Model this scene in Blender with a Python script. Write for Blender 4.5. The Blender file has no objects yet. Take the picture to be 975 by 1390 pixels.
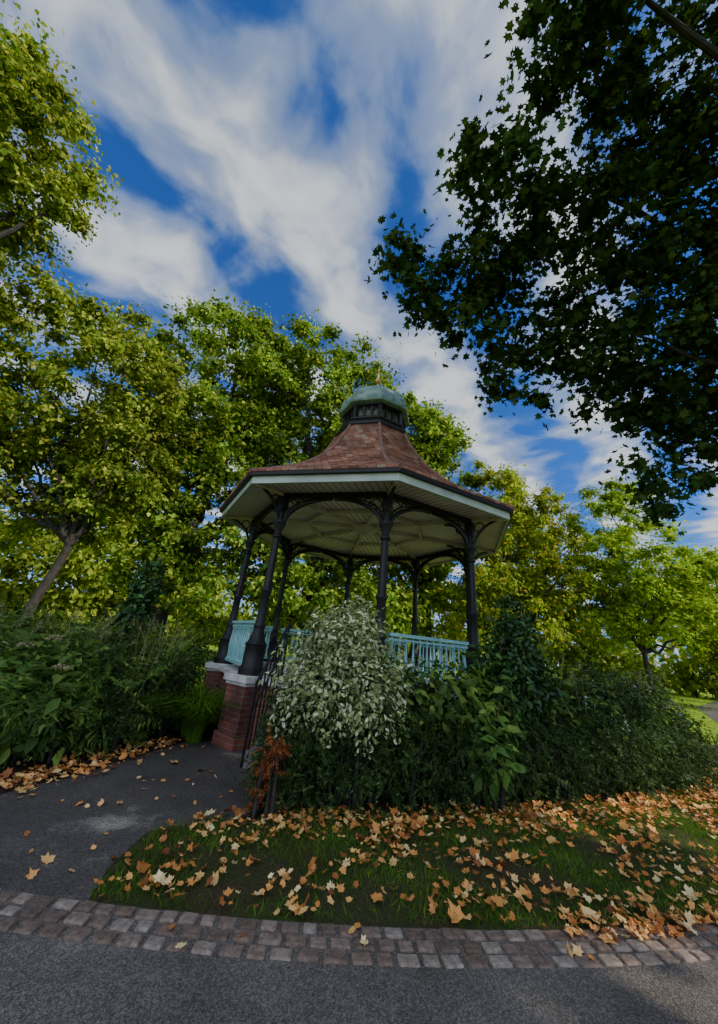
import bpy, math, numpy as np
from mathutils import Vector, Matrix
rng=np.random.default_rng(7)
D=bpy.data; SC=bpy.context.scene
rad=math.radians
# ------------------------------------------------------------ node helpers
def newmat(name):
    m=D.materials.new(name); m.use_nodes=True
    nt=m.node_tree; nt.nodes.clear()
    out=nt.nodes.new('ShaderNodeOutputMaterial')
    return m,nt,out
def N(nt,t,**k):
    n=nt.nodes.new(t)
    for a,b in k.items(): setattr(n,a,b)
    return n
def ramp(nt,stops,interp='LINEAR'):
    r=nt.nodes.new('ShaderNodeValToRGB'); r.color_ramp.interpolation=interp
    e=r.color_ramp.elements
    while len(e)<len(stops): e.new(0.5)
    for i,(p,c) in enumerate(stops):
        e[i].position=p
        e[i].color=(c[0],c[1],c[2],1) if hasattr(c,'__len__') else (c,c,c,1)
    return r
def noise(nt,vec,scale,detail=4,rough=.55):
    n=N(nt,'ShaderNodeTexNoise'); n.inputs['Scale'].default_value=scale
    n.inputs['Detail'].default_value=detail; n.inputs['Roughness'].default_value=rough
    if vec is not None: nt.links.new(vec,n.inputs['Vector'])
    return n
def mixc(nt,mode,fac,a,b):
    m=N(nt,'ShaderNodeMixRGB',blend_type=mode)
    for i,x in ((0,fac),(1,a),(2,b)):
        if hasattr(x,'is_linked') or hasattr(x,'links'): nt.links.new(x,m.inputs[i])
        elif i==0: m.inputs[0].default_value=x
        else: m.inputs[i].default_value=(x[0],x[1],x[2],1)
    return m.outputs[0]
def bump(nt,h,strength,dist):
    b=N(nt,'ShaderNodeBump'); b.inputs['Strength'].default_value=strength; b.inputs['Distance'].default_value=dist
    nt.links.new(h,b.inputs['Height']); return b.outputs[0]
def leafmat(name,stops,transl=.4,nscale=.35,lo=.8,hi=1.65,tint=(1.3,1.25,.6),rough=.6,spec=.2,simple=False):
    m,nt,out=newmat(name); L=nt.links
    g=N(nt,'ShaderNodeNewGeometry'); tc=N(nt,'ShaderNodeTexCoord')
    r=ramp(nt,stops); L.new(g.outputs['Random Per Island'],r.inputs[0])
    n=noise(nt,tc.outputs['Object'],nscale,1)
    r2=ramp(nt,[(.3,lo),(.7,hi)]); L.new(n.outputs['Fac'],r2.inputs[0])
    c=mixc(nt,'MULTIPLY',1,r.outputs[0],r2.outputs[0])
    if simple:
        p=N(nt,'ShaderNodeBsdfDiffuse'); L.new(c,p.inputs['Color'])
    else:
        p=N(nt,'ShaderNodeBsdfPrincipled'); L.new(c,p.inputs['Base Color'])
        p.inputs['Roughness'].default_value=rough; p.inputs['Specular IOR Level'].default_value=spec
    if transl<=0:
        L.new(p.outputs[0],out.inputs[0]); return m
    t=N(nt,'ShaderNodeBsdfTranslucent'); ct=mixc(nt,'MULTIPLY',1,c,tint); L.new(ct,t.inputs['Color'])
    mx=N(nt,'ShaderNodeMixShader'); mx.inputs[0].default_value=transl
    L.new(p.outputs[0],mx.inputs[1]); L.new(t.outputs[0],mx.inputs[2]); L.new(mx.outputs[0],out.inputs[0])
    return m
def plain(name,col,rough=.6,nscale=8,var=.25,bs=.2,bd=.01,bscale=40,metal=0,spec=.4):
    m,nt,out=newmat(name); L=nt.links; tc=N(nt,'ShaderNodeTexCoord')
    n=noise(nt,tc.outputs['Object'],nscale,5)
    r=ramp(nt,[(.3,[c*(1-var) for c in col]),(.7,[min(1,c*(1+var)) for c in col])]); L.new(n.outputs['Fac'],r.inputs[0])
    p=N(nt,'ShaderNodeBsdfPrincipled'); L.new(r.outputs[0],p.inputs['Base Color'])
    p.inputs['Roughness'].default_value=rough; p.inputs['Metallic'].default_value=metal; p.inputs['Specular IOR Level'].default_value=spec
    n2=noise(nt,tc.outputs['Object'],bscale,4); L.new(bump(nt,n2.outputs['Fac'],bs,bd),p.inputs['Normal'])
    L.new(p.outputs[0],out.inputs[0]); return m
# ------------------------------------------------------------ mesh helpers
def empty(name,loc=(0,0,0)):
    e=D.objects.new(name,None); SC.collection.objects.link(e); e.location=(0,0,0); return e
class MB:
    def __init__(s): s.v=[]; s.f=[]
    def add(s,vs,fs):
        o=len(s.v); s.v+= [tuple(map(float,p)) for p in vs]; s.f+=[tuple(i+o for i in f) for f in fs]
    def box(s,c,size,rz=0,rot=None):
        hx,hy,hz=[d/2 for d in size]; cs,sn=math.cos(rz),math.sin(rz); P=[]
        for z in(-hz,hz):
            for x,y in((-hx,-hy),(hx,-hy),(hx,hy),(-hx,hy)):
                P.append((c[0]+x*cs-y*sn,c[1]+x*sn+y*cs,c[2]+z))
        s.add(P,[(3,2,1,0),(4,5,6,7),(0,1,5,4),(1,2,6,5),(2,3,7,6),(3,0,4,7)])
    def bar(s,a,b,w,h):
        a=Vector(a);b=Vector(b);d=(b-a).normalized()
        up=Vector((0,0,1)) if abs(d.z)<.95 else Vector((1,0,0))
        x=d.cross(up).normalized(); y=x.cross(d).normalized(); P=[]
        for e in(a,b):
            for i,j in((-1,-1),(1,-1),(1,1),(-1,1)): P.append(e+x*i*w/2+y*j*h/2)
        s.add(P,[(0,1,2,3),(7,6,5,4),(0,4,5,1),(1,5,6,2),(2,6,7,3),(3,7,4,0)])
    def tube(s,pts,rads,n=6):
        pts=np.array(pts,float); k=len(pts)
        if np.isscalar(rads): rads=[rads]*k
        t=np.gradient(pts,axis=0); t/=np.linalg.norm(t,axis=1)[:,None]+1e-9
        ref=np.array([0,0,1.]) if abs(t[0][2])<.9 else np.array([1.,0,0]); P=[]
        for i in range(k):
            x=np.cross(t[i],ref); nx=np.linalg.norm(x)
            if nx<1e-3: x=np.cross(t[i],[0,1,0]); nx=np.linalg.norm(x)
            x/=nx; y=np.cross(t[i],x)
            for j in range(n):
                a=2*math.pi*j/n; P.append(pts[i]+(x*math.cos(a)+y*math.sin(a))*rads[i])
        F=[]
        for i in range(k-1):
            for j in range(n):
                F.append((i*n+j,i*n+(j+1)%n,(i+1)*n+(j+1)%n,(i+1)*n+j))
        F.append(tuple(range(n-1,-1,-1))); F.append(tuple((k-1)*n+j for j in range(n)))
        s.add(P,F)
    def lathe(s,prof,c,n=12,a0=0):
        P=[];F=[];k=len(prof)
        for r,z in prof:
            for j in range(n):
                a=a0+2*math.pi*j/n; P.append((c[0]+r*math.cos(a),c[1]+r*math.sin(a),c[2]+z))
        for i in range(k-1):
            for j in range(n): F.append((i*n+j,i*n+(j+1)%n,(i+1)*n+(j+1)%n,(i+1)*n+j))
        F.append(tuple(range(n-1,-1,-1))); F.append(tuple((k-1)*n+j for j in range(n)))
        s.add(P,F)
    def obj(s,name,mat,parent=None,smooth=False,bevel=0):
        me=D.meshes.new(name); me.from_pydata(s.v,[],s.f); me.update()
        uv=me.uv_layers.new(name='UVMap').data
        for p in me.polygons:
            v0=me.vertices[p.vertices[0]].co; v1=me.vertices[p.vertices[1]].co
            ex=(v1-v0); ex=ex.normalized() if ex.length>1e-6 else Vector((1,0,0)); ey=p.normal.cross(ex)
            for li,vi in zip(p.loop_indices,p.vertices):
                d=me.vertices[vi].co-v0; uv[li].uv=(d.dot(ex),d.dot(ey)+ (v0.z if abs(p.normal.z)<.3 else 0))
        if smooth:
            for p in me.polygons: p.use_smooth=True
        me.materials.append(mat); o=D.objects.new(name,me); SC.collection.objects.link(o)
        if bevel:
            b=o.modifiers.new('b','BEVEL'); b.width=bevel; b.segments=2; b.limit_method='ANGLE'
        if smooth: 
            try: me.set_sharp_from_angle(angle=rad(40))
            except Exception: pass
        if parent: o.parent=parent
        return o
def fastmesh(name,V,F,mat,parent=None,smooth=False):
    V=np.ascontiguousarray(V,dtype=np.float32); F=np.ascontiguousarray(F,dtype=np.int32)
    me=D.meshes.new(name); nv=len(V); nf,k=F.shape
    me.vertices.add(nv); me.vertices.foreach_set('co',V.ravel())
    me.loops.add(nf*k); me.loops.foreach_set('vertex_index',F.ravel())
    me.polygons.add(nf); me.polygons.foreach_set('loop_start',np.arange(0,nf*k,k,dtype=np.int32))
    try: me.polygons.foreach_set('loop_total',np.full(nf,k,dtype=np.int32))
    except Exception: pass
    me.update(calc_edges=True); me.materials.append(mat)
    o=D.objects.new(name,me); SC.collection.objects.link(o)
    if parent: o.parent=parent
    return o
def unit(a): return a/(np.linalg.norm(a,axis=-1,keepdims=True)+1e-9)
def basis(nrm,axis=None):
    n=unit(nrm)
    if axis is None: axis=rng.normal(size=n.shape)
    y=axis-n*np.sum(axis*n,axis=1,keepdims=True); y=unit(y); x=np.cross(y,n)
    return np.stack([x,y,n],axis=2)
def scatter(tv,tf,pos,R,scale,jit=0.0):
    tv=np.array(tv,float); tf=np.array(tf); n=len(pos); k=len(tv)
    T=np.broadcast_to(tv,(n,k,3)).copy()
    if jit: T=T+rng.normal(size=T.shape)*jit
    if np.ndim(scale)==0: scale=np.full(n,scale)
    V=np.einsum('nij,nkj->nki',R,T)*np.asarray(scale)[:,None,None]+pos[:,None,:]
    F=(tf[None]+ (np.arange(n)*k)[:,None,None]).reshape(-1,tf.shape[1])
    return V.reshape(-1,3),F
LEAF4=([(0,-.5,0),(.36,0,.12),(0,.55,-.03),(-.36,0,.12)],[(0,1,2),(0,2,3)])
OVAL=([(0,0,0),(.2,.25,.07),(.24,.5,.08),(.14,.8,.02),(0,1,-.1),(-.14,.8,.02),(-.24,.5,.08),(-.2,.25,.07),(0,.5,-.02)],
      [(0,1,8),(1,2,8),(2,3,8),(3,4,8),(4,5,8),(5,6,8),(6,7,8),(7,0,8)])
def mapleT(cup=.16):
    pts=[(0,-.4),(.12,-.3),(.4,-.3),(.36,-.08),(.55,.12),(.32,.17),(.26,.33),(.15,.3),(0,.58),(-.15,.3),(-.26,.33),(-.32,.17),(-.55,.12),(-.36,-.08),(-.4,-.3),(-.12,-.3)]
    v=[(x,y,cup*(x*x+y*y)) for x,y in pts]+[(0,-.05,-.02)]
    c=len(pts); return v,[(i,(i+1)%c,c) for i in range(c)]
MAPLE=mapleT(); MAPLEC=mapleT(.75)
def starT():
    pts=[(0,-.42),(.2,-.2),(.5,-.22),(.3,.08),(.46,.3),(.16,.26),(0,.6),(-.16,.26),(-.46,.3),(-.3,.08),(-.5,-.22),(-.2,-.2)]
    v=[(x,y,.3*(x*x+y*y)) for x,y in pts]+[(0,0,0)]
    c=len(pts); return v,[(i,(i+1)%c,c) for i in range(c)]
STAR=starT()
def frondT(n=9,w=.28,droop=.25,lw=.055):
    v=[];f=[]
    for i in range(n):
        t=i/n; y=.08+t*.9; z=-droop*t*t; wl=w*math.sin(math.pi*(.25+.72*t))
        for s in(-1,1):
            o=len(v); v+=[(0,y,z),(0,y+lw,z),(s*wl,y+.1,z-.03)]; f.append((o,o+1,o+2))
    o=len(v); v+=[(-.008,0,0),(.008,0,0),(0,1,-droop)]; f.append((o,o+1,o+2))
    return v,f
FROND=frondT(); SPRIG=frondT(7,.16,.1,.07)
def bladeT(bend=.4,w=.04,n=4):
    v=[];f=[]
    for i in range(n+1):
        t=i/n; ww=w*(1-t)**.7+.002
        v+=[(-ww,t*math.cos(bend*t),bend*t*t*.8),(ww,t*math.cos(bend*t),bend*t*t*.8)]
    for i in range(n): f+=[(2*i,2*i+1,2*i+3),(2*i,2*i+3,2*i+2)]
    return v,f
# ------------------------------------------------------------ materials
M={}
M['bark']=plain('bark',(.1,.08,.055),.9,6,.45,.8,.03,14)
M['bark_dark']=plain('bark_dark',(.035,.029,.022),.9,6,.4,.8,.03,14)
M['plane']=leafmat('plane_foliage',[(0,(.045,.095,.014)),(.4,(.105,.18,.026)),(.8,(.2,.27,.04)),(1,(.36,.36,.06))],.42,.45,.55,1.9,(1.3,1.25,.7),simple=True)
M['plane_w']=leafmat('plane_foliage_yellow',[(0,(.06,.105,.015)),(.5,(.155,.215,.032)),(1,(.35,.35,.065))],.42,.45,.6,1.8,(1.3,1.25,.7),simple=True)
M['lime']=leafmat('lime_foliage',[(0,(.11,.2,.02)),(.5,(.21,.32,.035)),(1,(.38,.43,.06))],.5,.45,.7,1.7,(1.3,1.25,.7),simple=True)
M['autumn']=leafmat('autumn_foliage',[(0,(.11,.17,.02)),(.5,(.21,.28,.035)),(.95,(.37,.38,.06)),(1,(.5,.2,.03))],.45,.45,.7,1.6,(1.3,1.25,.7),simple=True)
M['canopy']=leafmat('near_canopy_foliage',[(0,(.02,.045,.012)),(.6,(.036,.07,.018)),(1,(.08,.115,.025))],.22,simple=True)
M['dist']=leafmat('distant_foliage',[(0,(.1,.15,.02)),(.5,(.18,.24,.03)),(1,(.3,.32,.05))],.4,.12,simple=True)
M['dark_shrub']=leafmat('dark_shrub_foliage',[(0,(.013,.034,.008)),(.6,(.032,.066,.013)),(1,(.08,.12,.024))],.25,1.2)
M['mid_shrub']=leafmat('green_shrub_foliage',[(0,(.03,.075,.012)),(.6,(.075,.145,.022)),(1,(.19,.26,.045))],.3,1.2,.6,1.7)
M['grassy']=leafmat('ornamental_grass_blades',[(0,(.08,.13,.02)),(.6,(.14,.2,.04)),(1,(.26,.26,.09))],.3,1.2)
M['ivy']=leafmat('ivy_foliage',[(0,(.01,.036,.008)),(.6,(.024,.065,.012)),(1,(.055,.12,.02))],.15,2,spec=.3,rough=.45)
M['varieg']=leafmat('variegated_foliage',[(0,(.07,.12,.03)),(.35,(.24,.3,.09)),(.7,(.56,.57,.26)),(1,(.8,.79,.52))],.25,3,.75,1.2,(1,1,.85))
M['rust']=leafmat('rust_fern',[(0,(.12,.03,.012)),(.6,(.26,.07,.02)),(1,(.34,.13,.035))],.3,2)
M['seed']=leafmat('dry_seedheads',[(0,(.12,.11,.045)),(1,(.28,.25,.12))],.2,2)
M['petal']=leafmat('hydrangea_petals',[(0,(.22,.24,.09)),(.6,(.4,.34,.18)),(1,(.5,.42,.25))],.2,3,.8,1.1)
M['white_petal']=leafmat('white_petals',[(0,(.6,.6,.55)),(1,(.8,.8,.75))],.2,3,.8,1)
M['fallen']=leafmat('fallen_leaves',[(0,(.18,.055,.02)),(.2,(.5,.17,.035)),(.55,(.76,.34,.085)),(.85,(.82,.5,.18)),(1,(.85,.66,.32))],.15,2,.8,1.15,(1,.8,.6),.6,.3)
M['blade']=leafmat('grass_blades',[(0,(.035,.09,.01)),(.6,(.07,.16,.016)),(1,(.15,.22,.025))],.25,1.5,simple=True)
M['iron']=plain('painted_ironwork',(.014,.011,.01),.5,12,.3,.15,.004,60,spec=.3)
M['pale']=plain('pale_green_paint',(.4,.42,.37),.5,3,.2,.1,.004,30)
M['teal']=plain('teal_paint',(.24,.45,.42),.45,9,.2,.1,.004,40)
M['stone']=plain('stone_coping',(.5,.46,.4),.8,6,.3,.3,.006,40)
M['step']=plain('worn_step_stone',(.13,.12,.11),.85,5,.35,.4,.01,30)
M['tile']=leafmat('clay_roof_tiles',[(0,(.16,.06,.038)),(.4,(.27,.11,.072)),(.8,(.34,.15,.1)),(1,(.33,.23,.16))],0,1.4,.6,1.15,(1,1,1),.8,.2)
M['hip']=plain('hip_tiles',(.2,.095,.065),.8,8,.3,.3,.01,30)
M['floor']=plain('stone_floor',(.25,.23,.2),.85,4,.25)
M['gold']=plain('gilt_finial',(.45,.28,.08),.4,5,.2,.1,.003,40,metal=.8)
M['bin']=plain('bin_plastic',(.015,.015,.016),.45)
M['wood']=plain('bench_wood',(.08,.11,.05),.7)
M['bird']=plain('bird_feathers',(.05,.05,.055),.7)
def m_copper():
    m,nt,out=newmat('verdigris_copper'); L=nt.links; tc=N(nt,'ShaderNodeTexCoord')
    n=noise(nt,tc.outputs['Object'],5,6,.65); r=ramp(nt,[(.3,(.06,.1,.085)),(.5,(.14,.22,.18)),(.75,(.27,.36,.3))]); L.new(n.outputs['Fac'],r.inputs[0])
    p=N(nt,'ShaderNodeBsdfPrincipled'); p.inputs['Roughness'].default_value=.6; L.new(r.outputs[0],p.inputs['Base Color']); L.new(p.outputs[0],out.inputs[0]); return m
M['copper']=m_copper()
def m_brick():
    m,nt,out=newmat('red_brick'); L=nt.links; tc=N(nt,'ShaderNodeTexCoord')
    b=N(nt,'ShaderNodeTexBrick'); L.new(tc.outputs['UV'],b.inputs['Vector'])
    b.inputs['Scale'].default_value=1; b.inputs['Brick Width'].default_value=.225; b.inputs['Row Height'].default_value=.075
    b.inputs['Mortar Size'].default_value=.006; b.inputs['Mortar Smooth'].default_value=.2
    b.inputs['Color1'].default_value=(.26,.07,.04,1); b.inputs['Color2'].default_value=(.15,.045,.03,1); b.inputs['Mortar'].default_value=(.2,.17,.13,1)
    n=noise(nt,tc.outputs['Object'],3,5); r=ramp(nt,[(.3,.4),(.7,1.2)]); L.new(n.outputs['Fac'],r.inputs[0])
    c=mixc(nt,'MULTIPLY',1,b.outputs['Color'],r.outputs[0])
    p=N(nt,'ShaderNodeBsdfPrincipled'); p.inputs['Roughness'].default_value=.85; L.new(c,p.inputs['Base Color'])
    iv=N(nt,'ShaderNodeMath',operation='SUBTRACT'); iv.inputs[0].default_value=1; L.new(b.outputs['Fac'],iv.inputs[1])
    L.new(bump(nt,iv.outputs[0],.6,.01),p.inputs['Normal']); L.new(p.outputs[0],out.inputs[0]); return m
M['brick']=m_brick()
def m_boards():
    m,nt,out=newmat('ceiling_boards'); L=nt.links; tc=N(nt,'ShaderNodeTexCoord')
    s=N(nt,'ShaderNodeSeparateXYZ'); L.new(tc.outputs['UV'],s.inputs[0])
    mm=N(nt,'ShaderNodeMath',operation='MULTIPLY'); mm.inputs[1].default_value=7.5; L.new(s.outputs[0],mm.inputs[0])
    fr=N(nt,'ShaderNodeMath',operation='FRACT'); L.new(mm.outputs[0],fr.inputs[0])
    r=ramp(nt,[(0,.12),(.1,.12),(.17,1),(1,1)]); L.new(fr.outputs[0],r.inputs[0])
    n=noise(nt,tc.outputs['Object'],1.5,5); r2=ramp(nt,[(.3,(.64,.5,.46)),(.7,(.8,.66,.62))]); L.new(n.outputs['Fac'],r2.inputs[0])
    c=mixc(nt,'MULTIPLY',1,r2.outputs[0],r.outputs[0])
    p=N(nt,'ShaderNodeBsdfPrincipled'); p.inputs['Roughness'].default_value=.6; L.new(c,p.inputs['Base Color'])
    L.new(bump(nt,r.outputs[0],.5,.01),p.inputs['Normal']); L.new(p.outputs[0],out.inputs[0]); return m
M['boards']=m_boards()
M['cream']=plain('cream_paint',(.5,.42,.37),.55,3,.2,.1,.004,30)
def m_asphalt(name,base,blotch,bs=1.3):
    m,nt,out=newmat(name); L=nt.links; tc=N(nt,'ShaderNodeTexCoord')
    n=noise(nt,tc.outputs['Object'],bs,7,.62); r=ramp(nt,[(.35,base),(.58,[c*1.5 for c in base]),(.68,blotch)]); L.new(n.outputs['Fac'],r.inputs[0])
    v=N(nt,'ShaderNodeTexVoronoi'); v.inputs['Scale'].default_value=130; L.new(tc.outputs['Object'],v.inputs['Vector'])
    r3=ramp(nt,[(0,.4),(.5,.95),(1,1.9)]); L.new(v.outputs['Color'],r3.inputs[0])
    c=mixc(nt,'MULTIPLY',1,r.outputs[0],r3.outputs[0])
    p=N(nt,'ShaderNodeBsdfPrincipled'); p.inputs['Roughness'].default_value=.8; p.inputs['Specular IOR Level'].default_value=.2; L.new(c,p.inputs['Base Color'])
    L.new(bump(nt,v.outputs['Distance'],.6,.006),p.inputs['Normal']); L.new(p.outputs[0],out.inputs[0]); return m
M['asph']=m_asphalt('asphalt',(.06,.05,.042),(.3,.26,.2),.9)
M['asph2']=m_asphalt('asphalt_road',(.09,.076,.062),(.17,.145,.12))
def m_ground(name,a,b,c_,s=1.0):
    m,nt,out=newmat(name); L=nt.links; tc=N(nt,'ShaderNodeTexCoord')
    n=noise(nt,tc.outputs['Object'],s,8,.65); r=ramp(nt,[(.35,a),(.52,b),(.68,c_)]); L.new(n.outputs['Fac'],r.inputs[0])
    n2=noise(nt,tc.outputs['Object'],45,5,.7); r2=ramp(nt,[(.3,.5),(.7,1.4)]); L.new(n2.outputs['Fac'],r2.inputs[0])
    c=mixc(nt,'MULTIPLY',1,r.outputs[0],r2.outputs[0])
    p=N(nt,'ShaderNodeBsdfPrincipled'); p.inputs['Roughness'].default_value=.95; p.inputs['Specular IOR Level'].default_value=.1; L.new(c,p.inputs['Base Color'])
    L.new(bump(nt,n2.outputs['Fac'],.9,.03),p.inputs['Normal']); L.new(p.outputs[0],out.inputs[0]); return m
M['lawn']=m_ground('lawn_grass',(.15,.23,.02),(.22,.33,.025),(.29,.38,.04),.5)
M['verge']=m_ground('verge_soil_grass',(.085,.055,.03),(.06,.065,.022),(.05,.09,.015),2.2)
M['soil']=m_ground('bed_soil',(.03,.02,.014),(.05,.035,.022),(.07,.05,.03),2)
def m_sett():
    m,nt,out=newmat('granite_setts'); L=nt.links; tc=N(nt,'ShaderNodeTexCoord'); g=N(nt,'ShaderNodeNewGeometry')
    r=ramp(nt,[(0,(.15,.1,.07)),(.5,(.25,.17,.125)),(1,(.32,.25,.19))]); L.new(g.outputs['Random Per Island'],r.inputs[0])
    n=noise(nt,tc.outputs['Object'],30,6,.7); r2=ramp(nt,[(.3,.45),(.7,1.3)]); L.new(n.outputs['Fac'],r2.inputs[0])
    c=mixc(nt,'MULTIPLY',1,r.outputs[0],r2.outputs[0])
    p=N(nt,'ShaderNodeBsdfPrincipled'); p.inputs['Roughness'].default_value=.8; p.inputs['Specular IOR Level'].default_value=.2; L.new(c,p.inputs['Base Color'])
    L.new(bump(nt,n.outputs['Fac'],.8,.015),p.inputs['Normal']); L.new(p.outputs[0],out.inputs[0]); return m
M['sett']=m_sett()
# ------------------------------------------------------------ camera
cam=D.cameras.new('camera'); co=D.objects.new('camera',cam); SC.collection.objects.link(co); SC.camera=co
cam.sensor_fit='AUTO'; cam.sensor_width=36; cam.lens=12.61; cam.shift_y=-45/1390; cam.clip_end=2000; cam.clip_start=.05
pt,rl=rad(24.8),rad(5.8)
f=np.array([0,math.cos(pt),math.sin(pt)]); u0=np.array([0,-math.sin(pt),math.cos(pt)]); r0=np.array([1.,0,0])
right=r0*math.cos(rl)+u0*math.sin(rl); up=-r0*math.sin(rl)+u0*math.cos(rl)
co.matrix_world=Matrix(((right[0],up[0],-f[0],0),(right[1],up[1],-f[1],0),(right[2],up[2],-f[2],1.55),(0,0,0,1)))
# ------------------------------------------------------------ light + sky
AZ,EL=116,34
sd=Vector((math.sin(rad(AZ))*math.cos(rad(EL)),math.cos(rad(AZ))*math.cos(rad(EL)),math.sin(rad(EL))))
sl=D.lights.new('sun','SUN'); sl.energy=5; sl.angle=rad(.5); sl.color=(1,.93,.8)
so=D.objects.new('sun',sl); SC.collection.objects.link(so); so.rotation_euler=sd.to_track_quat('Z','Y').to_euler(); so.location=(30,0,30)
w=D.worlds.new('World'); SC.world=w; w.use_nodes=True; nt=w.node_tree; nt.nodes.clear(); L=nt.links
wo=N(nt,'ShaderNodeOutputWorld'); bg=N(nt,'ShaderNodeBackground'); bg.inputs[1].default_value=.15
sky=N(nt,'ShaderNodeTexSky',sky_type='NISHITA'); sky.sun_disc=False; sky.sun_elevation=rad(EL); sky.sun_rotation=rad(AZ)
tc=N(nt,'ShaderNodeTexCoord'); sp=N(nt,'ShaderNodeSeparateXYZ'); L.new(tc.outputs['Generated'],sp.inputs[0])
def MA(op,a,b=None,c=None):
    n=N(nt,'ShaderNodeMath',operation=op)
    for i,x in enumerate((a,b,c)):
        if x is None: continue
        if hasattr(x,'links'): L.new(x,n.inputs[i])
        else: n.inputs[i].default_value=x
    return n.outputs[0]
zc=MA('MAXIMUM',sp.outputs[2],.04)
px=MA('DIVIDE',sp.outputs[0],zc); py=MA('DIVIDE',sp.outputs[1],zc)
cp=N(nt,'ShaderNodeCombineXYZ'); L.new(px,cp.inputs[0]); L.new(py,cp.inputs[1])
wn=noise(nt,cp.outputs[0],2.2,2,.5); wsep=N(nt,'ShaderNodeSeparateXYZ'); L.new(wn.outputs['Color'],wsep.inputs[0])
q=MA('ADD',MA('MULTIPLY',px,.75),MA('MULTIPLY',py,-.66)); q=MA('ADD',q,MA('MULTIPLY',MA('SUBTRACT',wsep.outputs[0],.5),.36))
s_=MA('ADD',MA('ADD',MA('MULTIPLY',px,.66),MA('MULTIPLY',py,.75)),MA('MULTIPLY',MA('SUBTRACT',wsep.outputs[1],.5),.2))
cb=N(nt,'ShaderNodeCombineXYZ'); L.new(q,cb.inputs[0]); L.new(MA('MULTIPLY',s_,.9),cb.inputs[1])
n1=noise(nt,cb.outputs[0],2.6,2,.5); n2=noise(nt,cb.outputs[0],6.5,5,.48)
band=MA('COSINE',MA('MULTIPLY',MA('ADD',q,.57),2*math.pi/.5))
cov=MA('ADD',MA('MULTIPLY',band,.16),MA('ADD',MA('MULTIPLY',n1.outputs['Fac'],.55),MA('MULTIPLY',n2.outputs['Fac'],.72)))
cr=ramp(nt,[(.44,0),(.62,.45),(.82,.97)],'EASE'); L.new(cov,cr.inputs[0])
cc=ramp(nt,[(.5,(1.8,2.8,4.8)),(.68,(4.0,4.7,5.6)),(.88,(6.1,6.3,6.5))]); L.new(cov,cc.inputs[0])
# extra brightness added to unseen clouds behind the camera, to light the foreground
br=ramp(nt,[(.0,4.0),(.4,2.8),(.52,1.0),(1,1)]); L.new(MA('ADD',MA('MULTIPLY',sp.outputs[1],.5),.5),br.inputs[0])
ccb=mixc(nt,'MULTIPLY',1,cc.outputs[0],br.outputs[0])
skyc=mixc(nt,'MULTIPLY',1,sky.outputs[0],(.2,.58,1.35))
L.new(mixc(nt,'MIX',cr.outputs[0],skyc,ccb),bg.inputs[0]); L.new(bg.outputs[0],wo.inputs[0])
try: w.cycles.sampling_method='MANUAL'; w.cycles.sample_map_resolution=256
except Exception: pass
# ------------------------------------------------------------ ground sheets
def sheet(name,pts,z,mat):
    me=D.meshes.new(name); me.from_pydata([(x,y,z) for x,y in pts],[],[tuple(range(len(pts)))]); me.update()
    if me.polygons[0].normal.z<0: me.flip_normals()
    me.materials.append(mat); o=D.objects.new(name,me); SC.collection.objects.link(o); return o
sheet('ground',[(-500,-500),(500,-500),(500,500),(-500,500)],0,M['lawn'])
def inner(x): return 3.08+.033*(x+.8)**2
inn=[(x,inner(x)) for x in np.arange(-9,7.01,.5)]+[(10,9),(13,13.5),(22,25),(38,40)]
outr=[(44,38),(28,23.5),(19,13),(14,6),(8,-1),(0,-3),(-9,-3)]
sheet('asphalt_path',inn+outr,.008,M['asph2'])
bx=[-.75,.07,1.2,3.2,5.7,7.2]; by=[4.35,4.5,4.8,5.5,6.6,8.2]
def front(x): return np.interp(x,bx,by)
verge=[(-1.4,inner(-1.4)+.0)]+[(x,inner(x)) for x in np.arange(-1,7.01,.5)]+[(10,9),(12,12.5),(8,10),(7,8.5)]+[(x,front(x)+.15) for x in (5.7,4.5,3.2,2,1.2,.07,-.75)]+[(-1.44,3.97),(-1.45,3.5)]
sheet('grass_verge',verge,.004,M['verge'])
sheet('garden_bed',[(-.72,4.45),(.07,4.55),(1.2,4.85),(3.2,5.55),(5.7,6.65),(7.2,8.3),(7,12),(0,13),(-6,12),(-9,8),(-9,3.4),(-4.5,3.6),(-2.99,4.35),(-2.67,5.2),(-2.2,6.5)],.002,M['soil'])
sheet('garden_path',[(-1.37,inner(-1.37)),(-1.45,3.44),(-1.44,3.97),(-.75,4.4),(-.7,5.0),(-.2,6.3),(-1.2,7.2),(-2.2,6.6),(-2.67,5.2),(-2.99,4.35),(-4.5,3.7),(-7.5,3.9)]+[(x,inner(x)) for x in (-7.5,-6,-4.5,-3,-2)],.006,M['asph'])
mb=MB(); 
for row in range(3):
    x=-6.5+row*.05
    while x<7.2:
        wd=rng.uniform(.105,.15)
        xc=x+wd/2; off=-.055-row*.1; sl_=.066*(xc+.8); a=math.atan(sl_)
        cx=xc+math.sin(a)*-off; cy=inner(xc)+math.cos(a)*off
        mb.box((cx,cy,.006+rng.uniform(-.005,.005)),(wd-.022+rng.uniform(-.01,.004),.08+rng.uniform(-.012,.006),.03),a+rng.uniform(-.07,.07))
        x+=wd*math.cos(math.atan(.066*(x+.8)))
mb.obj('granite_sett_edging',M['sett'],bevel=.01)
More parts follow.
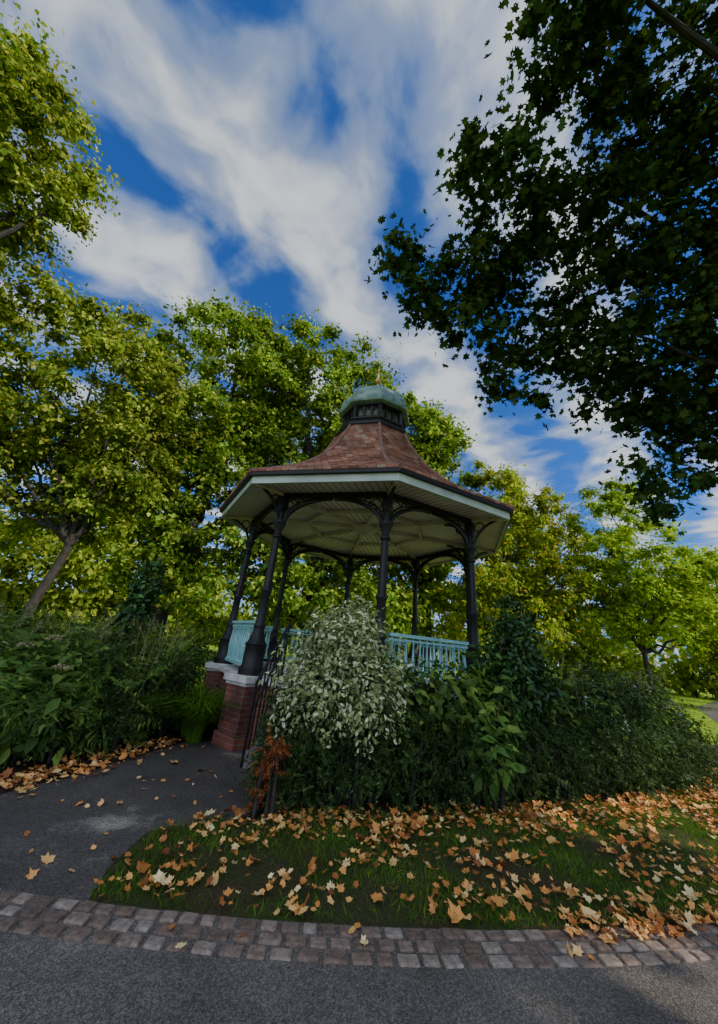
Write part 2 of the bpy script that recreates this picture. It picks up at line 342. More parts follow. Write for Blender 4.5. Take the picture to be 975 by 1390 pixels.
# ------------------------------------------------------------ bandstand
C=np.array([.28,8.9]); TH=-84.0; FZ=.95
def dirv(a): return np.array([math.cos(a),math.sin(a)])
def ang(i): return rad(TH+45*i)
def V3(p,z): return (p[0],p[1],z)
def vert(i,R): return C+dirv(ang(i))*R
BS=empty('bandstand')
R=2.75
mb=MB(); mc=MB(); mf=MB()
for i in range(8):
    a=vert(i,2.82);b=vert(i+1,2.82); mb.add([V3(a,0),V3(b,0),V3(b,.84),V3(a,.84)],[(0,1,2,3)])
    a1=vert(i,2.9);b1=vert(i+1,2.9);a2=vert(i,2.4);b2=vert(i+1,2.4)
    mc.add([V3(a1,.84),V3(b1,.84),V3(b1,.93),V3(a1,.93),V3(a2,.84),V3(b2,.84),V3(a2,.93),V3(b2,.93)],[(0,1,2,3),(3,2,7,6),(1,0,4,5)])
    p=vert(i,2.76); mb.box(V3(p,.43),(.46,.46,.86),ang(i)); mc.box(V3(p,.905),(.58,.58,.1),ang(i)); mc.box(V3(p,.835),(.51,.51,.05),ang(i))
    mb.box(V3(p,.09),(.53,.53,.18),ang(i))
mf.add([V3(vert(i,2.6),.935) for i in range(8)],[tuple(range(8))])
mb.obj('brick_plinth',M['brick'],BS); mc.obj('stone_coping',M['stone'],BS,bevel=.012); mf.obj('floor',M['floor'],BS)
am=ang(-.5); m=dirv(am); t=np.array([-m[1],m[0]]); ap=2.82*math.cos(rad(22.5))
ms=MB(); mh=MB()
for k in range(4):
    zt=.76-.19*k; p=C+m*(ap+.12+.2*k)+t*.12; ms.box(V3(p,zt/2),(.2,1.1,zt),am)
ms.obj('steps',M['step'],BS,bevel=.01)
for s in(-1,1):
    o=t*.12+t*s*.58
    top=C+m*(ap+.02)+o; bot=C+m*(ap+.8)+o
    for z0,z1 in((1.78,.95),(1.45,.62)):
        mh.tube([V3(top,z0),V3((top+bot)/2,(z0+z1)/2),V3(bot,z1)],.02,8)
    for kk in range(8):
        q_=top+(bot-top)*kk/7; zz=.95-.83*kk/7+.83
        mh.tube([V3(q_,max(0,zz-1.0)),V3(q_,zz)],.012 if 0<kk<7 else .02,6)
mh.obj('step_handrails',M['iron'],BS)
mb=MB()
prof=[(.21,0),(.21,.1),(.175,.14),(.17,.42),(.19,.46),(.15,.5),(.11,.62),(.09,.7),(.105,.74),(.08,.8),(.075,1.3),(.098,1.33),(.098,1.37),(.073,1.4),(.064,2.3),(.09,2.33),(.09,2.36),(.062,2.4),(.07,2.46),(.115,2.58),(.125,2.6),(.125,2.64),(.06,2.66),(.055,3.2)]
for i in range(8):
    mb.lathe(prof,V3(vert(i,R),FZ),14,ang(i))
    for so_,A in((1,.72),(-1,.5)):
        P=[]; d=dirv(ang(i))
        for k in range(9):
            th=math.pi/2*k/8; P.append(V3(vert(i,R)+d*so_*(.06+A*(1-math.cos(th))),3.52+.6*math.sin(th)))
        mb.tube(P,.028,6)
        c2=vert(i,R)+d*so_*.2
        ring=[V3(c2+d*so_*.1*math.cos(a),3.98+.1*math.sin(a)) for a in np.linspace(0,2*math.pi,13)]
        mb.tube(ring,.014,5)
    mb.box(V3(vert(i,R),3.95),(.15,.15,.3),ang(i))
for i in range(8):
    a=vert(i,R); b=vert(i+1,R); Ls=np.linalg.norm(b-a); d=(b-a)/Ls
    mb.bar(V3(a,4.12),V3(b,4.12),.1,.1)
    for e,dd in((a,d),(b,-d)):
        P=[];P2=[]
        for k in range(11):
            th=math.pi/2*k/10
            P.append(V3(e+dd*(.07+.95*(1-math.cos(th))),3.5+.56*math.sin(th)))
            P2.append(V3(e+dd*(.07+.68*(1-math.cos(th))),3.66+.4*math.sin(th)))
        mb.tube(P,.042,6); mb.tube(P2,.02,5)
        for rr,xx,zz in((.1,.2,3.95),(.06,.38,4.0)):
            c2=e+dd*xx; mb.tube([V3(c2+dd*rr*math.cos(q2),zz+rr*math.sin(q2)) for q2 in np.linspace(0,2*math.pi,13)],.013,5)
mb.obj('iron_columns_and_brackets',M['iron'],BS,smooth=True)
mb=MB(); mr=MB()
for i in range(8):
    rs=[(3.5,4.13),(2.75,4.19),(1.5,4.27),(.2,4.33)]
    for (ra,za),(rb,zb) in zip(rs[:-1],rs[1:]):
        a=vert(i,ra);b=vert(i+1,ra);c_=vert(i+1,rb);d_=vert(i,rb)
        mb.add([V3(b,za),V3(a,za),V3(d_,zb),V3(c_,zb)],[(0,1,2,3)])
    mr.bar(V3(vert(i,2.75),4.15),V3(vert(i,.25),4.28),.07,.09)
    mr.bar(V3(vert(i,3.47),4.09),V3(vert(i,2.8),4.13),.06,.06)
    mr.bar(V3(vert(i,1.5),4.22),V3(vert(i+1,1.5),4.22),.06,.07)
mr.lathe([(.05,-.18),(.16,-.12),(.3,-.05),(.34,.03)],V3(C,4.27),16)
mb.obj('boarded_ceiling',M['boards'],BS); mr.obj('ceiling_ribs',M['cream'],BS)
mb=MB(); mg=MB()
for i in range(8):
    for ro,ri,z0,z1,B in((3.57,3.5,4.07,4.21,mb),(3.65,3.5,4.21,4.27,mg)):
        a=vert(i,ro);b=vert(i+1,ro);a2=vert(i,ri);b2=vert(i+1,ri)
        B.add([V3(a,z0),V3(b,z0),V3(b,z1),V3(a,z1),V3(a2,z0),V3(b2,z0),V3(b2,z1),V3(a2,z1)],[(0,1,2,3),(5,4,7,6),(1,0,4,5),(3,2,6,7)])
mb.obj('fascia',M['pale'],BS); mg.obj('gutter',M['iron'],BS)
# roof
pr=np.array([3.66,3.1,2.55,2.05,1.65,1.34,1.14,1.0]); pz=np.array([4.28,4.58,4.93,5.33,5.75,6.2,6.6,6.9])
sarc=np.concatenate([[0],np.cumsum(np.hypot(np.diff(pr),np.diff(pz)))])
cr_=np.polyfit(sarc,pr,4); cz_=np.polyfit(sarc,pz,4); ST=sarc[-1]
RR=lambda s:np.polyval(cr_,s); ZZ=lambda s:np.polyval(cz_,s)
mb=MB()
for i in range(8):
    ss=np.linspace(0,ST,14)
    for s0,s1 in zip(ss[:-1],ss[1:]):
        a=vert(i,RR(s0)-.02);b=vert(i+1,RR(s0)-.02);c_=vert(i+1,RR(s1)-.02);d_=vert(i,RR(s1)-.02)
        mb.add([V3(a,ZZ(s0)-.03),V3(b,ZZ(s0)-.03),V3(c_,ZZ(s1)-.03),V3(d_,ZZ(s1)-.03)],[(0,1,2,3)])
mb.obj('roof_deck',M['hip'],BS)
nc=34; tv=[];tf=[]
for i in range(8):
    mi=dirv(ang(i+.5)); ti=np.array([-mi[1],mi[0]])
    for k in range(nc):
        s0=ST*k/nc; s1=min(ST,ST*(k+1.15)/nc); r_0,r_1=RR(s0),RR(s1); h0,h1=r_0*math.sin(rad(22.5)),r_1*math.sin(rad(22.5))
        u=-h0-(.08 if k%2 else 0)
        while u<h0:
            a=max(u,-h0);b=min(u+.152,h0); u+=.16
            if b-a<.02: continue
            a1=max(min(a,h1),-h1); b1=max(min(b,h1),-h1); j=rng.uniform(0,.014); lift=.036+j
            def pp(r_,uu,z): q3=C+mi*r_*math.cos(rad(22.5))+ti*uu; return (q3[0],q3[1],z)
            o=len(tv); tv+=[pp(r_0+.016,a,ZZ(s0)+lift),pp(r_0+.016,b,ZZ(s0)+lift),pp(r_1,b1,ZZ(s1)+.004),pp(r_1,a1,ZZ(s1)+.004),pp(r_0,a,ZZ(s0)-.004),pp(r_0,b,ZZ(s0)-.004)]
            tf+=[(o,o+1,o+2,o+3),(o+4,o+5,o+1,o)]
fastmesh('roof_tiles',np.array(tv),np.array(tf),M['tile'],BS)
mb=MB()
for i in range(8):
    mb.tube([V3(vert(i,RR(s)+.01),ZZ(s)+.01) for s in np.linspace(0,ST,30)],.045,8)
mb.obj('hip_ridges',M['hip'],BS,smooth=True)
a0=ang(0); cz=lambda z:V3(C,z)
mb=MB()
mb.lathe([(1.1,6.84),(1.1,6.91),(1.02,6.95),(.96,7.04),(1.0,7.08),(1.0,7.12),(.88,7.14)],cz(0),8,a0)
mb.lathe([(.84,7.5),(.95,7.54),(.95,7.58),(.8,7.61)],cz(0),8,a0)
for i in range(8):
    mb.box(V3(vert(i,.88),7.34),(.1,.1,.44),ang(i))
    for k in range(1,3):
        p=vert(i,.86)+(vert(i+1,.86)-vert(i,.86))*k/3; mb.box(V3(p,7.33),(.07,.07,.4),ang(i+.5))
    for k in range(3):
        pa=vert(i,.88)+(vert(i+1,.88)-vert(i,.88))*(k+.5)/3
        dd=(vert(i+1,1)-vert(i,1)); dd/=np.linalg.norm(dd)
        mb.tube([V3(pa+dd*.1*math.cos(q2),7.38+.1*math.sin(q2)) for q2 in np.linspace(0,math.pi,8)],.02,5)
mb.obj('lantern_frame',M['iron'],BS)
mb=MB()
for i in range(8):
    for k in range(6):
        a=vert(i,.78);b=vert(i+1,.78); z=7.17+k*.06
        mb.bar(V3(a,z),V3(b,z),.07,.015)
mb.lathe([(.5,7.1),(.5,7.54)],cz(0),8,a0)
mb.obj('lantern_louvres',M['pale'],BS)
mb=MB()
dp=[(1.0,7.7),(1.0,7.82),(.97,7.98),(.9,8.14),(.78,8.3),(.62,8.43),(.43,8.53),(.26,8.6),(.16,8.64)]
mb.lathe([(.88,7.58),(1.06,7.62),(1.08,7.67)]+dp+[(.12,8.72),(.15,8.77),(.08,8.83),(.04,8.87)],cz(0),8,a0)
for i in range(8):
    mb.tube([V3(vert(i,r_+.01),z) for r_,z in dp],.028,6)
mb.obj('copper_dome',M['copper'],BS)
mb=MB()
mb.lathe([(.03,8.83),(.03,8.95),(.07,8.98),(.1,9.05),(.1,9.1),(.06,9.17),(.025,9.2),(.02,9.38),(.045,9.43),(.02,9.48),(.005,9.68)],cz(0),12)
mb.obj('finial',M['gold'],BS,smooth=True)
mb=MB(); bal=[(.016,0),(.03,.03),(.03,.06),(.016,.09),(.02,.2),(.034,.3),(.03,.38),(.016,.5),(.014,.6),(.028,.63),(.016,.66),(.016,.7)]
for i in range(7):
    a=vert(i,R);b=vert(i+1,R);Ls=np.linalg.norm(b-a);d=(b-a)/Ls; a=a+d*.18;b=b-d*.18; Ls-=.36
    mb.bar(V3(a,1.76),V3(b,1.76),.09,.05); mb.bar(V3(a,1.05),V3(b,1.05),.07,.05); mb.bar(V3(a,1.69),V3(b,1.69),.05,.03)
    n=int(Ls/.145)
    for k in range(n):
        p=a+d*(k+.5)*Ls/n; mb.lathe(bal,V3(p,1.03),8)
mb.obj('balustrade',M['teal'],BS,smooth=True)
# ------------------------------------------------------------ vegetation generators
def clumpleaves(cen,rad_,n,leaf,size,flat=.75,out=.6,upw=.5,rnd=.8,jit=.03,maxjit=.35,gauss=.5):
    m=len(cen); idx=np.repeat(np.arange(m),n)
    d=unit(rng.normal(size=(m*n,3))); u=np.abs(rng.normal(size=m*n))*gauss
    u=np.where(u>1.05,rng.random(m*n),u)
    sdv=unit(rng.normal(size=(m,3))*[1,1,.35]); st=1+.8*np.abs(np.sum(d*sdv[idx],axis=1))
    off=d*(u*st*rad_[idx])[:,None]; off[:,2]*=flat
    pos=cen[idx]+off
    nr=d*out+np.array([0,0,upw])+rng.normal(size=d.shape)*rnd*.7
    ax=d+np.array([0,0,-.5])+rng.normal(size=d.shape)*.5
    sz=size*rng.uniform(1-maxjit,1+maxjit,m*n)
    return scatter(leaf[0],leaf[1],pos,basis(nr,ax),sz,jit)
def sample_ell(ells,n,inner_=.45):
    vol=np.array([e[3]*e[4]*e[5] for e in ells]); p=vol**.8/np.sum(vol**.8)
    k=rng.choice(len(ells),n,p=p); E=np.array(ells)[k]
    d=unit(rng.normal(size=(n,3))); u=(inner_**3+(1-inner_**3)*rng.random(n))**(1/3)
    return E[:,:3]+d*E[:,3:6]*u[:,None]
def tree(name,base,tr,fork,ells,nclump,cr,nl,leaf,size,lmat,bmat,nlimb=12,lean=(0,0),limbf=.6,inner_=.45,flat=.7,gauss=.5):
    T=empty(name); base=np.array(base,float)
    cen=sample_ell(ells,nclump,inner_)
    cen=cen[cen[:,2]>1.6]
    rd=cr*rng.uniform(.5,1.35,len(cen))
    V,F=clumpleaves(cen,rd,nl,leaf,size,flat,gauss=gauss); fastmesh('foliage',V,F,lmat,T)
    mb=MB(); top=np.max([e[2]+e[5]*.6 for e in ells]); e0=np.mean(np.array(ells)[:,:2],axis=0)
    f_=np.array([base[0]+lean[0],base[1]+lean[1],fork])
    b3=np.array([base[0],base[1],-.1])
    pts=[b3,b3+[0,0,.35]]+[b3+(f_-b3)*k+np.array([rng.uniform(-.1,.1),rng.uniform(-.1,.1),0])*tr*1.5 for k in(.25,.5,.75)]+[f_]
    mb.tube(pts,[tr*1.6,tr*1.15,tr,tr*.92,tr*.88,tr*.9],10)
    nodes=[];noder=[]
    li=rng.choice(len(cen),min(nlimb,len(cen)),replace=False)
    ends=[cen[k] for k in li]+[np.array([e0[0],e0[1],top])]
    for e in ends:
        mid=f_+(e-f_)*.5; mid[2]+= -.05*np.linalg.norm(e[:2]-f_[:2])+.5; mid[:2]+=rng.normal(size=2)*.4
        K=13
        tt=np.linspace(0,1,K)[:,None]; P=(1-tt)**2*f_+2*tt*(1-tt)*mid+tt**2*e
        P[1:-1]+=rng.normal(size=(K-2,3))*.09
        r_=tr*limbf*(1-tt[:,0])**.8*.9+tr*.03; mb.tube(P,r_,7); nodes.append(P); noder.append(r_)
    # grow twigs: each clump joins the nearest existing node, nearest clumps first
    nodes=np.vstack(nodes); noder=np.concatenate(noder)
    d0=np.array([np.min(np.linalg.norm(nodes-c_,axis=1)) for c_ in cen])
    for ci in np.argsort(d0):
        c_=cen[ci]; dd=np.linalg.norm(nodes-c_,axis=1)+(nodes[:,2]>c_[2]+.5)*1.0; k=int(np.argmin(dd)); a=nodes[k]
        mid=(a+c_)/2+rng.normal(size=3)*.12; rr=min(noder[k]*.55,tr*.1); rr=max(rr,.008)
        mb.tube([a,mid,c_],[rr,rr*.75,rr*.45],5)
        nodes=np.vstack([nodes,[mid],[c_]]); noder=np.concatenate([noder,[rr*.75,rr*.45]])
    mb.obj('trunk_and_limbs',bmat,T,smooth=True); return T
def shrub(name,ells,leaf,size,dens,mat,up=.5,shell=.55,lump=.12,axisup=0.,stems=None,jit=.03):
    S=empty(name); Vs=[];Fs=[];o=0
    for e in ells:
        e=np.array(e,float); n=int(dens*(e[3]*e[4]*e[5])**(2/3))
        d=unit(rng.normal(size=(n,3))); u=shell+(1-shell)*rng.random(n)**.6
        l=1+lump*(np.sin(d[:,0]*7+e[0]*3)+np.sin(d[:,1]*8+e[1]*5)+np.sin(d[:,2]*9+e[0]))+rng.normal(size=n)*.09
        p=e[:3]+d*e[3:6]*(u*l)[:,None]; k=p[:,2]>.02; p=p[k]; d=d[k]
        nr=d*.7+np.array([0,0,up])+rng.normal(size=d.shape)*.45
        ax=d*.8+np.array([0,0,axisup])+rng.normal(size=d.shape)*.5
        V,F=scatter(leaf[0],leaf[1],p,basis(nr,ax),size*rng.uniform(.6,1.35,len(p)),jit); Vs.append(V);Fs.append(F+o);o+=len(V)
    fastmesh('leaves',np.vstack(Vs),np.vstack(Fs),mat,S)
    mb=MB()
    for e in ells:
        for k in range(7):
            a=rng.uniform(0,6.28); b=np.array([e[0]+math.cos(a)*.1,e[1]+math.sin(a)*.1,0.]); t_=np.array([e[0]+math.cos(a)*e[3]*.7,e[1]+math.sin(a)*e[4]*.7,e[2]+e[5]*rng.uniform(.2,.8)])
            mb.tube([b,(b+t_)/2+[0,0,.1],t_],[.02,.014,.005],5)
    mb.obj('stems',M['bark_dark'],S); return S
# ------------------------------------------------------------ trees
tree('unseen_shade_tree',(-10,21),.5,5,[(-10.5,20.5,16.5,5.4,5,7),(-7.5,21,17.5,4,4,6),(-8,18.5,8.5,5,4,5.5),(-12.5,19,9.5,4,4,5),(-7,19.5,4,5,3,2.5)],420,.9,240,LEAF4,.245,M['plane'],M['bark_dark'],14)
tree('unseen_shade_tree',(-2,22),.5,5,[(-4,21.5,16.5,5.5,5,7),(1,21.5,14.8,4.4,4,6),(-1,20,7,5,3.5,5),(-1,21,3.5,5,3,2)],400,.9,240,LEAF4,.245,M['plane'],M['bark_dark'],14)
tree('unseen_shade_tree',(5,24),.4,4,[(4.9,23.5,12.5,3.8,4,6.4),(3,22,6,4,3,4)],180,.9,220,LEAF4,.25,M['plane'],M['bark_dark'],10)
tree('unseen_shade_tree',(-12.4,15.2),.19,4.2,[(-13.3,14.5,11,4,4,5),(-15,15,7,3,3,3.5),(-10.5,15.5,8.5,2.2,2.5,3),(-11.5,15.5,5.2,2,2,1.2)],260,.8,240,LEAF4,.2,M['plane_w'],M['bark_dark'],12,lean=(.7,0))
tree('unseen_shade_tree',(-16.5,6.5),.45,5,[(-15.4,7.2,14,4.2,4.4,6.3),(-17,5,10,4,4,4),(-14.6,7.6,10.5,2.6,3,3),(-13.2,6.8,16.2,2.4,3,3.5)],380,.75,260,LEAF4,.175,M['plane_w'],M['bark_dark'],12)
tree('lime_tree',(9.6,22.5),.25,3,[(9.8,22.5,9.5,3.6,3.5,5.2),(7.2,22,6,3,3,3.5),(12.5,22.5,7,3,3,4),(10,22,4,5,3,2)],260,.75,210,LEAF4,.205,M['autumn'],M['bark_dark'],12)
tree('lime_tree',(16.4,21),.15,2.6,[(16.8,21,7.9,3.4,3,4.9),(17.5,20.5,5.2,3,2.5,2.5),(15,21,5,2,2,2.5)],250,.65,190,LEAF4,.175,M['lime'],M['bark_dark'],12)
tree('lime_tree',(25,24),.2,2.6,[(25.5,24,6.2,4,3.5,4)],130,.8,170,LEAF4,.24,M['lime'],M['bark_dark'],10)
tree('unseen_shade_tree',(14,31),.35,4,[(14,31,9.5,4,4,6)],100,1.1,150,LEAF4,.34,M['plane'],M['bark_dark'],10)
can=[(.45,5,9.1,.5,.7,.5),(1.3,5,8.5,.9,.9,.7),(1.8,5.4,7.4,.6,.7,.7),(2.6,4.2,10.1,1.1,1.1,.9),(1.6,3.7,10.5,.5,.7,.5),(3.4,2.6,11.2,.9,.9,.7),(2.5,2.3,11.2,.6,.7,.6),(3.4,1.6,11.5,1,1,.8),
 (3.2,5.8,7.2,.9,.9,.9),(5.2,5.5,7.4,1.4,1.2,1.4),(6.2,5,9,1.6,1.3,1.4),(4.4,4.5,10.2,1.4,1.3,1.2),(5.4,3.2,11.8,1.6,1.4,1.2),(4.3,5,8.4,1.2,1,1),(2.6,5,8.8,1.0,1,.9),
 (6.3,6.5,5.0,.5,.6,.8),(7.2,6,6.3,1,1,1.2),(5.7,6.2,6.2,.8,.8,.8),(7,4,10.5,1.6,1.6,1.5),(8,5.5,8,1.4,1.4,1.6)]
tree('unseen_shade_tree',(14,4.5),.5,5,can,520,.42,60,STAR,.15,M['canopy'],M['bark_dark'],9,inner_=.1,flat=.85,gauss=.62,limbf=.33)
shade_crown=[(12,-2,12,4.5,4.5,4),(9,-6,9,4,4,4),(15,1,15,4,4,4),(13,4,13,3,4,3)]  # crown of an unseen tree, added to shade the foreground and near canopy
tree('unseen_shade_tree',(13,-5),.5,5,shade_crown,150,1.5,90,LEAF4,.62,M['canopy'],M['bark_dark'],10,gauss=.7)
cen=[]
for k in range(230):
    a=rad(rng.uniform(-68,66)); r_=rng.uniform(46,60); h=rng.uniform(.5,9)+2*math.sin(a*9)
    cen.append((math.sin(a)*r_,math.cos(a)*r_,max(.8,h)))
for k in range(190):
    a=rad(rng.uniform(-62,62)); r_=rng.uniform(50,54); cen.append((math.sin(a)*r_,math.cos(a)*r_,rng.uniform(.3,3.5)))
for k in range(110):
    a=rad(rng.uniform(-62,-20)); r_=rng.uniform(44,54); cen.append((math.sin(a)*r_,math.cos(a)*r_,rng.uniform(.5,9)))
cen=np.array(cen); V,F=clumpleaves(cen,rng.uniform(1.8,3.2,len(cen)),130,LEAF4,.66,gauss=.6); fastmesh('distant_trees',V,F,M['dist'])
# ------------------------------------------------------------ shrubs right bed
shrub('variegated_shrub',[(.05,4.95,1.3,.66,.6,.58),(-.25,4.9,1.0,.5,.5,.48),(.3,4.95,1.05,.5,.5,.52),(.1,5,1.72,.38,.4,.33),(-.2,4.85,1.55,.25,.25,.35)],OVAL,.058,9500,M['varieg'],.5,.5,.17)
fr=[(-.55,4.85,.4,.3,.3,.5),(-.5,4.6,.25,.22,.2,.3)]+[(x,front(x)+.42,.42,.5,.42,.5) for x in np.arange(-.4,6.6,.42)]
shrub('yew_shrub',fr,SPRIG,.22,2000,M['dark_shrub'],.5,.4,.18,axisup=.9)
shrub('leafy_perennial',[(1.0,5.35,.85,.5,.4,.5),(1.5,5.5,1.0,.5,.45,.45),(.7,5.4,1.0,.35,.35,.4),(2.0,5.6,.85,.5,.4,.5),(3.1,6.2,1.0,.4,.4,.4),(1.9,5.2,.5,.3,.3,.35)],OVAL,.14,2200,M['mid_shrub'],.7,.4,.18)
shrub('privet_hedge',[(x,front(x)+1.15,.72+.14*math.sin(x*3),.6,.6,.68) for x in np.arange(2.4,7,.55)]+[(x,front(x)+2.0,.8,.8,.8,.65) for x in np.arange(3.4,7.2,.8)],OVAL,.075,4600,M['dark_shrub'],.5,.5,.22)
shrub('leafy_perennial',[(4.1,front(4.1)+.75,.85,.4,.35,.45),(5.4,front(5.4)+.7,.8,.4,.35,.4),(4.8,front(4.8)+1.4,1.15,.4,.4,.35)],OVAL,.11,2200,M['mid_shrub'],.7,.4,.18)
shrub('ivy_bush',[(2.6,5.95,1.65,.42,.42,.55),(2.5,5.95,1.2,.6,.5,.6),(2.66,5.95,2.12,.22,.25,.42)],OVAL,.09,4800,M['ivy'],.2,.6)
shrub('ivy_column',[(-4.2,8,2.3,.26,.26,.55),(-4.22,8,1.6,.3,.3,.7)],OVAL,.12,4500,M['ivy'],.2,.6)
# left bed
shrub('fern_shrub',[(-3.25,5.35,.5,.4,.4,.5),(-3.0,6.3,.55,.35,.4,.55),(-3.9,4.9,.55,.6,.5,.55),(-4.6,5.4,.75,.6,.6,.6)],FROND,.34,700,M['mid_shrub'],.6,.3,.14,axisup=.8)
shrub('broadleaf_shrub',[(-4.0,5.7,.8,.6,.5,.5),(-3.4,6.9,.75,.5,.5,.6),(-3.6,5.2,.6,.5,.4,.5),(-5,6.6,.85,.8,.6,.55),(-4.3,7.6,.85,.7,.6,.55)],OVAL,.19,1700,M['mid_shrub'],.7,.4,.22)
shrub('yew_shrub',[(-2.75,6.9,.6,.35,.35,.55),(-3.6,6.2,.7,.4,.4,.6),(-2.85,5.7,.35,.25,.25,.35)],SPRIG,.24,2000,M['dark_shrub'],.5,.4,.18,axisup=.9)
shrub('privet_hedge',[(-6.2,7.6,.8,.9,.8,.65),(-5.2,9,.85,1,.8,.65),(-3.6,9.2,.8,.8,.8,.6),(-7.5,9,.9,1,1,.65),(-6.5,10.5,.9,1.2,1,.6),(-4.5,11,.9,1.2,1,.6)],OVAL,.1,2600,M['mid_shrub'],.5,.5,.15)
def grass_clump(name,cs,h,n,mat,w=.012,bend=.8,spread=.35):
    bt=bladeT(bend,w,5); Vs=[];Fs=[];o=0
    for c_ in cs:
        a=rng.uniform(0,6.28,n); pos=np.stack([c_[0]+np.cos(a)*rng.random(n)*.12,c_[1]+np.sin(a)*rng.random(n)*.12,np.zeros(n)],1)
        outd=np.stack([np.cos(a),np.sin(a),np.zeros(n)],1); ax=outd*spread*rng.random((n,1))+np.array([0,0,1.])
        V,F=scatter(bt[0],bt[1],pos,basis(outd,ax),h*rng.uniform(.6,1.15,n)); Vs.append(V);Fs.append(F+o);o+=len(V)
    S=empty(name); fastmesh('blades',np.vstack(Vs),np.vstack(Fs),mat,S); return S
grass_clump('ornamental_grass',[(-2.1,6.7),(-2.3,7.0),(-2.6,7.4)],1.0,480,M['blade'],.007,1.0,.55)
grass_clump('ornamental_grass',[(-3.3,7.6),(-4.7,7.2),(-3.7,8.3)],1.7,120,M['grassy'],.006,.5,.3)
grass_clump('ornamental_grass',[(3.3,7.0),(3.8,7.3)],1.7,70,M['grassy'],.006,.4,.25)
def spikes(name,pts,mat,h0,h1):
    S=empty(name); mb=MB(); P=[]
    for x,y in pts:
        h=rng.uniform(h0,h1); tx,ty=rng.normal(size=2)*.12
        mb.tube([(x,y,.3),(x+tx*.5,y+ty*.5,h*.6),(x+tx,y+ty,h)],[.006,.005,.003],4)
        for k in range(16): P.append((x+tx+rng.normal()*.018,y+ty+rng.normal()*.018,h-rng.random()*.18))
    mb.obj('stems',M['seed'],S); P=np.array(P); V,F=scatter(LEAF4[0],LEAF4[1],P,basis(rng.normal(size=P.shape)),np.full(len(P),.03)); fastmesh('heads',V,F,mat,S)
spikes('seedhead_flowers',[(rng.uniform(-6.5,-2.9),rng.uniform(6,8.5)) for _ in range(90)],M['seed'],1.2,1.75)
spikes('seedhead_flowers',[(x,front(x)+rng.uniform(.6,1.8)) for x in rng.uniform(2.2,6.8,50)],M['seed'],1.1,1.6)
spikes('white_flowers',[(x,front(x)+rng.uniform(.2,1.2)) for x in rng.uniform(3.4,6.5,12)],M['white_petal'],.9,1.45)
S=empty('hydrangea_flowers'); P=[]
for c_ in[(-3.75,5.3,1.25),(-4.0,5.2,1.15),(-3.4,5.1,.95)]:
    d=unit(rng.normal(size=(120,3))); d[:,2]=abs(d[:,2])*.6; P.append(np.array(c_)+d*.09)
P=np.vstack(P); V,F=scatter(LEAF4[0],LEAF4[1],P,basis(rng.normal(size=P.shape)+[0,0,1]),np.full(len(P),.035)); fastmesh('heads',V,F,M['petal'],S)
shrub('rust_fern',[(-.62,4.45,.28,.09,.1,.28),(-.57,4.42,.48,.07,.08,.18)],FROND,.15,4200,M['rust'],.4,.2,.1,axisup=.6)
# ------------------------------------------------------------ grass blades on verge + fallen leaves
def inverge(x,y): return (y>inner(x)+.03)&(y<front(x)+.25)&(x>-1.4)&~((x<-.7)&(y>3.45+ (x+1.44)*.9+.5))
n=180000; x=rng.uniform(-1.45,8,n); y=rng.uniform(3.0,8.5,n)
pn=np.sin(x*3.1+y*1.7)+np.sin(x*1.3-y*4.3+1)+np.sin(x*5.9+2)+np.sin(y*7+x*2)
k=inverge(x,y)&(pn+rng.normal(size=n)*.9>-.5); x=x[k];y=y[k]; n=len(x)
pos=np.stack([x,y,np.full(n,.003)],1); ax=rng.normal(size=(n,3))*.5+[0,0,1]
bt=bladeT(.7,.035,3); V,F=scatter(bt[0],bt[1],pos,basis(rng.normal(size=(n,3))*[1,1,.1],ax),rng.uniform(.02,.08,n)); fastmesh('verge_grass_blades',V,F,M['blade'])
n=30000; x=rng.uniform(8,45,n); y=rng.uniform(14,50,n); pos=np.stack([x,y,np.zeros(n)],1)
pathd=np.abs(y-np.interp(x,[8,12,20,28,44],[3,10,19,26,38.5])); k=pathd>3; pos=pos[k]; n=len(pos)
V,F=scatter(bt[0],bt[1],pos,basis(rng.normal(size=(n,3))*[1,1,.1],rng.normal(size=(n,3))*.4+[0,0,1]),rng.uniform(.1,.2,n)); fastmesh('lawn_grass_blades',V,F,M['lime'])
P=[]
n=30000; x=rng.uniform(-1.5,8,n); y=rng.uniform(3.0,8.5,n)
dn=np.exp(-((y-front(x)+.1)/.25)**2)*.65+.22+.14*np.sin(x*2.3+y*3)+.14*np.sin(x*6-y*5)+.06*np.clip((x-1)/3,0,1)+.2*np.exp(-((y-inner(x)-.2)/.15)**2)*(x>0)
k=inverge(x,y)&(rng.random(n)<dn*.8); P.append(np.stack([x[k],y[k],rng.uniform(.02,.06,k.sum())],1))
n=26; x=rng.uniform(-1.2,5,n); y=inner(x)-rng.random(n)**1.5*.3; P.append(np.stack([x,y,np.full(n,.026)],1))
n=60; x=rng.uniform(-3.2,-1.0,n); y=rng.uniform(3.2,6.0,n); P.append(np.stack([x,y,np.full(n,.018)],1))
n=620; ex=np.array([-4.5,-2.99,-2.67,-2.2]); ey=np.array([3.7,4.35,5.2,6.5]); tt=rng.uniform(0,3,n)
lx=np.interp(tt,[0,1,2,3],ex)-rng.normal(size=n)*.17-.12; ly=np.interp(tt,[0,1,2,3],ey)+rng.normal(size=n)*.1+.08; P.append(np.stack([lx,ly,rng.uniform(.015,.06,n)],1))
n=200; x=rng.uniform(1.6,3.4,n); y=inner(x)-rng.random(n)*.25+.1; P.append(np.stack([x,y,rng.uniform(.02,.05,n)],1))
P=np.vstack(P); n=len(P)
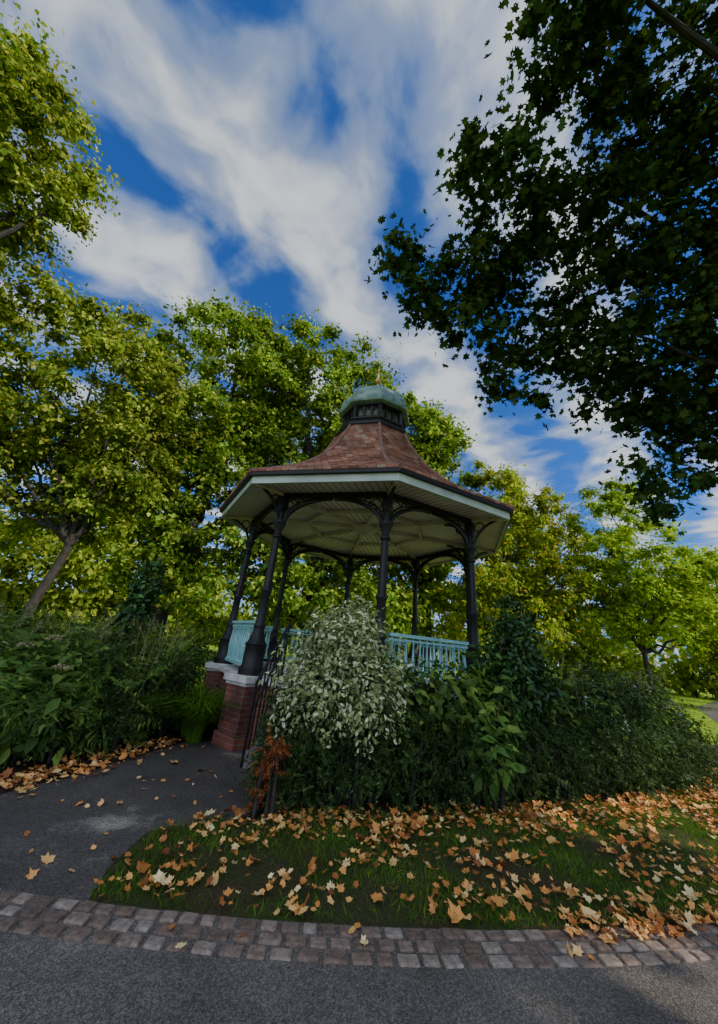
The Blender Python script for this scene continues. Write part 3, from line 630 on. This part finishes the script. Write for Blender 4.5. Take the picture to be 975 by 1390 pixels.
sz=rng.uniform(.028,.074,n)*np.where(rng.random(n)<.12,1.6,1)
V1,F1=scatter(MAPLE[0],MAPLE[1],P[::2],basis(rng.normal(size=(len(P[::2]),3))*.3+[0,0,1]),sz[::2],.035)
V2,F2=scatter(MAPLEC[0],MAPLEC[1],P[1::2],basis(rng.normal(size=(len(P[1::2]),3))*.4+[0,0,1]),sz[1::2],.06)
fastmesh('fallen_leaves',np.vstack([V1,V2]),np.vstack([F1,F2+len(V1)]),M['fallen'])
# ------------------------------------------------------------ bin, bench, bird
B=empty('litter_bin'); mb=MB(); mb.lathe([(.26,0),(.28,.05),(.3,.85),(.32,.88),(.3,.92),(.24,1.02),(.1,1.08)],(35,39.5,0),16); mb.obj('body',M['bin'],B)
mb=MB(); mb.box((35,39.5,.8),(.64,.3,.12)); mb.obj('opening_band',M['iron'],B)
B=empty('park_bench'); mb=MB()
for k in range(4): mb.box((32,43+.12*k,.45),(1.8,.09,.04))
for k in range(4): mb.box((32,43.5+.02*k,.58+.11*k),(1.8,.035,.08))
mb.obj('slats',M['wood'],B); mb=MB()
for s in(-.8,.8):
    mb.box((32+s,43.0,.22),(.06,.06,.44)); mb.bar((32+s,43.42,0),(32+s,43.62,.98),.06,.06); mb.box((32+s,43.2,.65),(.06,.5,.05)); mb.box((32+s,43.0,.54),(.05,.05,.2))
mb.obj('frame',M['iron'],B)
B=empty('pigeon'); b0=np.array([-.7,16.5,24.]); mb=MB()
mb.tube([b0+[-.19,0,.0],b0+[-.12,0,0],b0,b0+[.1,0,.02],b0+[.16,0,.05],b0+[.2,0,.045]],[.01,.04,.065,.05,.032,.006],8)
for s in(-1,1):
    mb.add([b0+[.08,s*.04,.03],b0+[-.06,s*.04,.03],b0+[-.08,s*.2,.12],b0+[.05,s*.2,.13],b0+[-.14,s*.36,.1]],[(0,1,2,3),(3,2,4)])
mb.add([b0+[-.15,-.03,0],b0+[-.15,.03,0],b0+[-.3,.07,0],b0+[-.3,-.07,0]],[(0,1,2,3)])
mb.obj('body_and_wings',M['bird'],B)
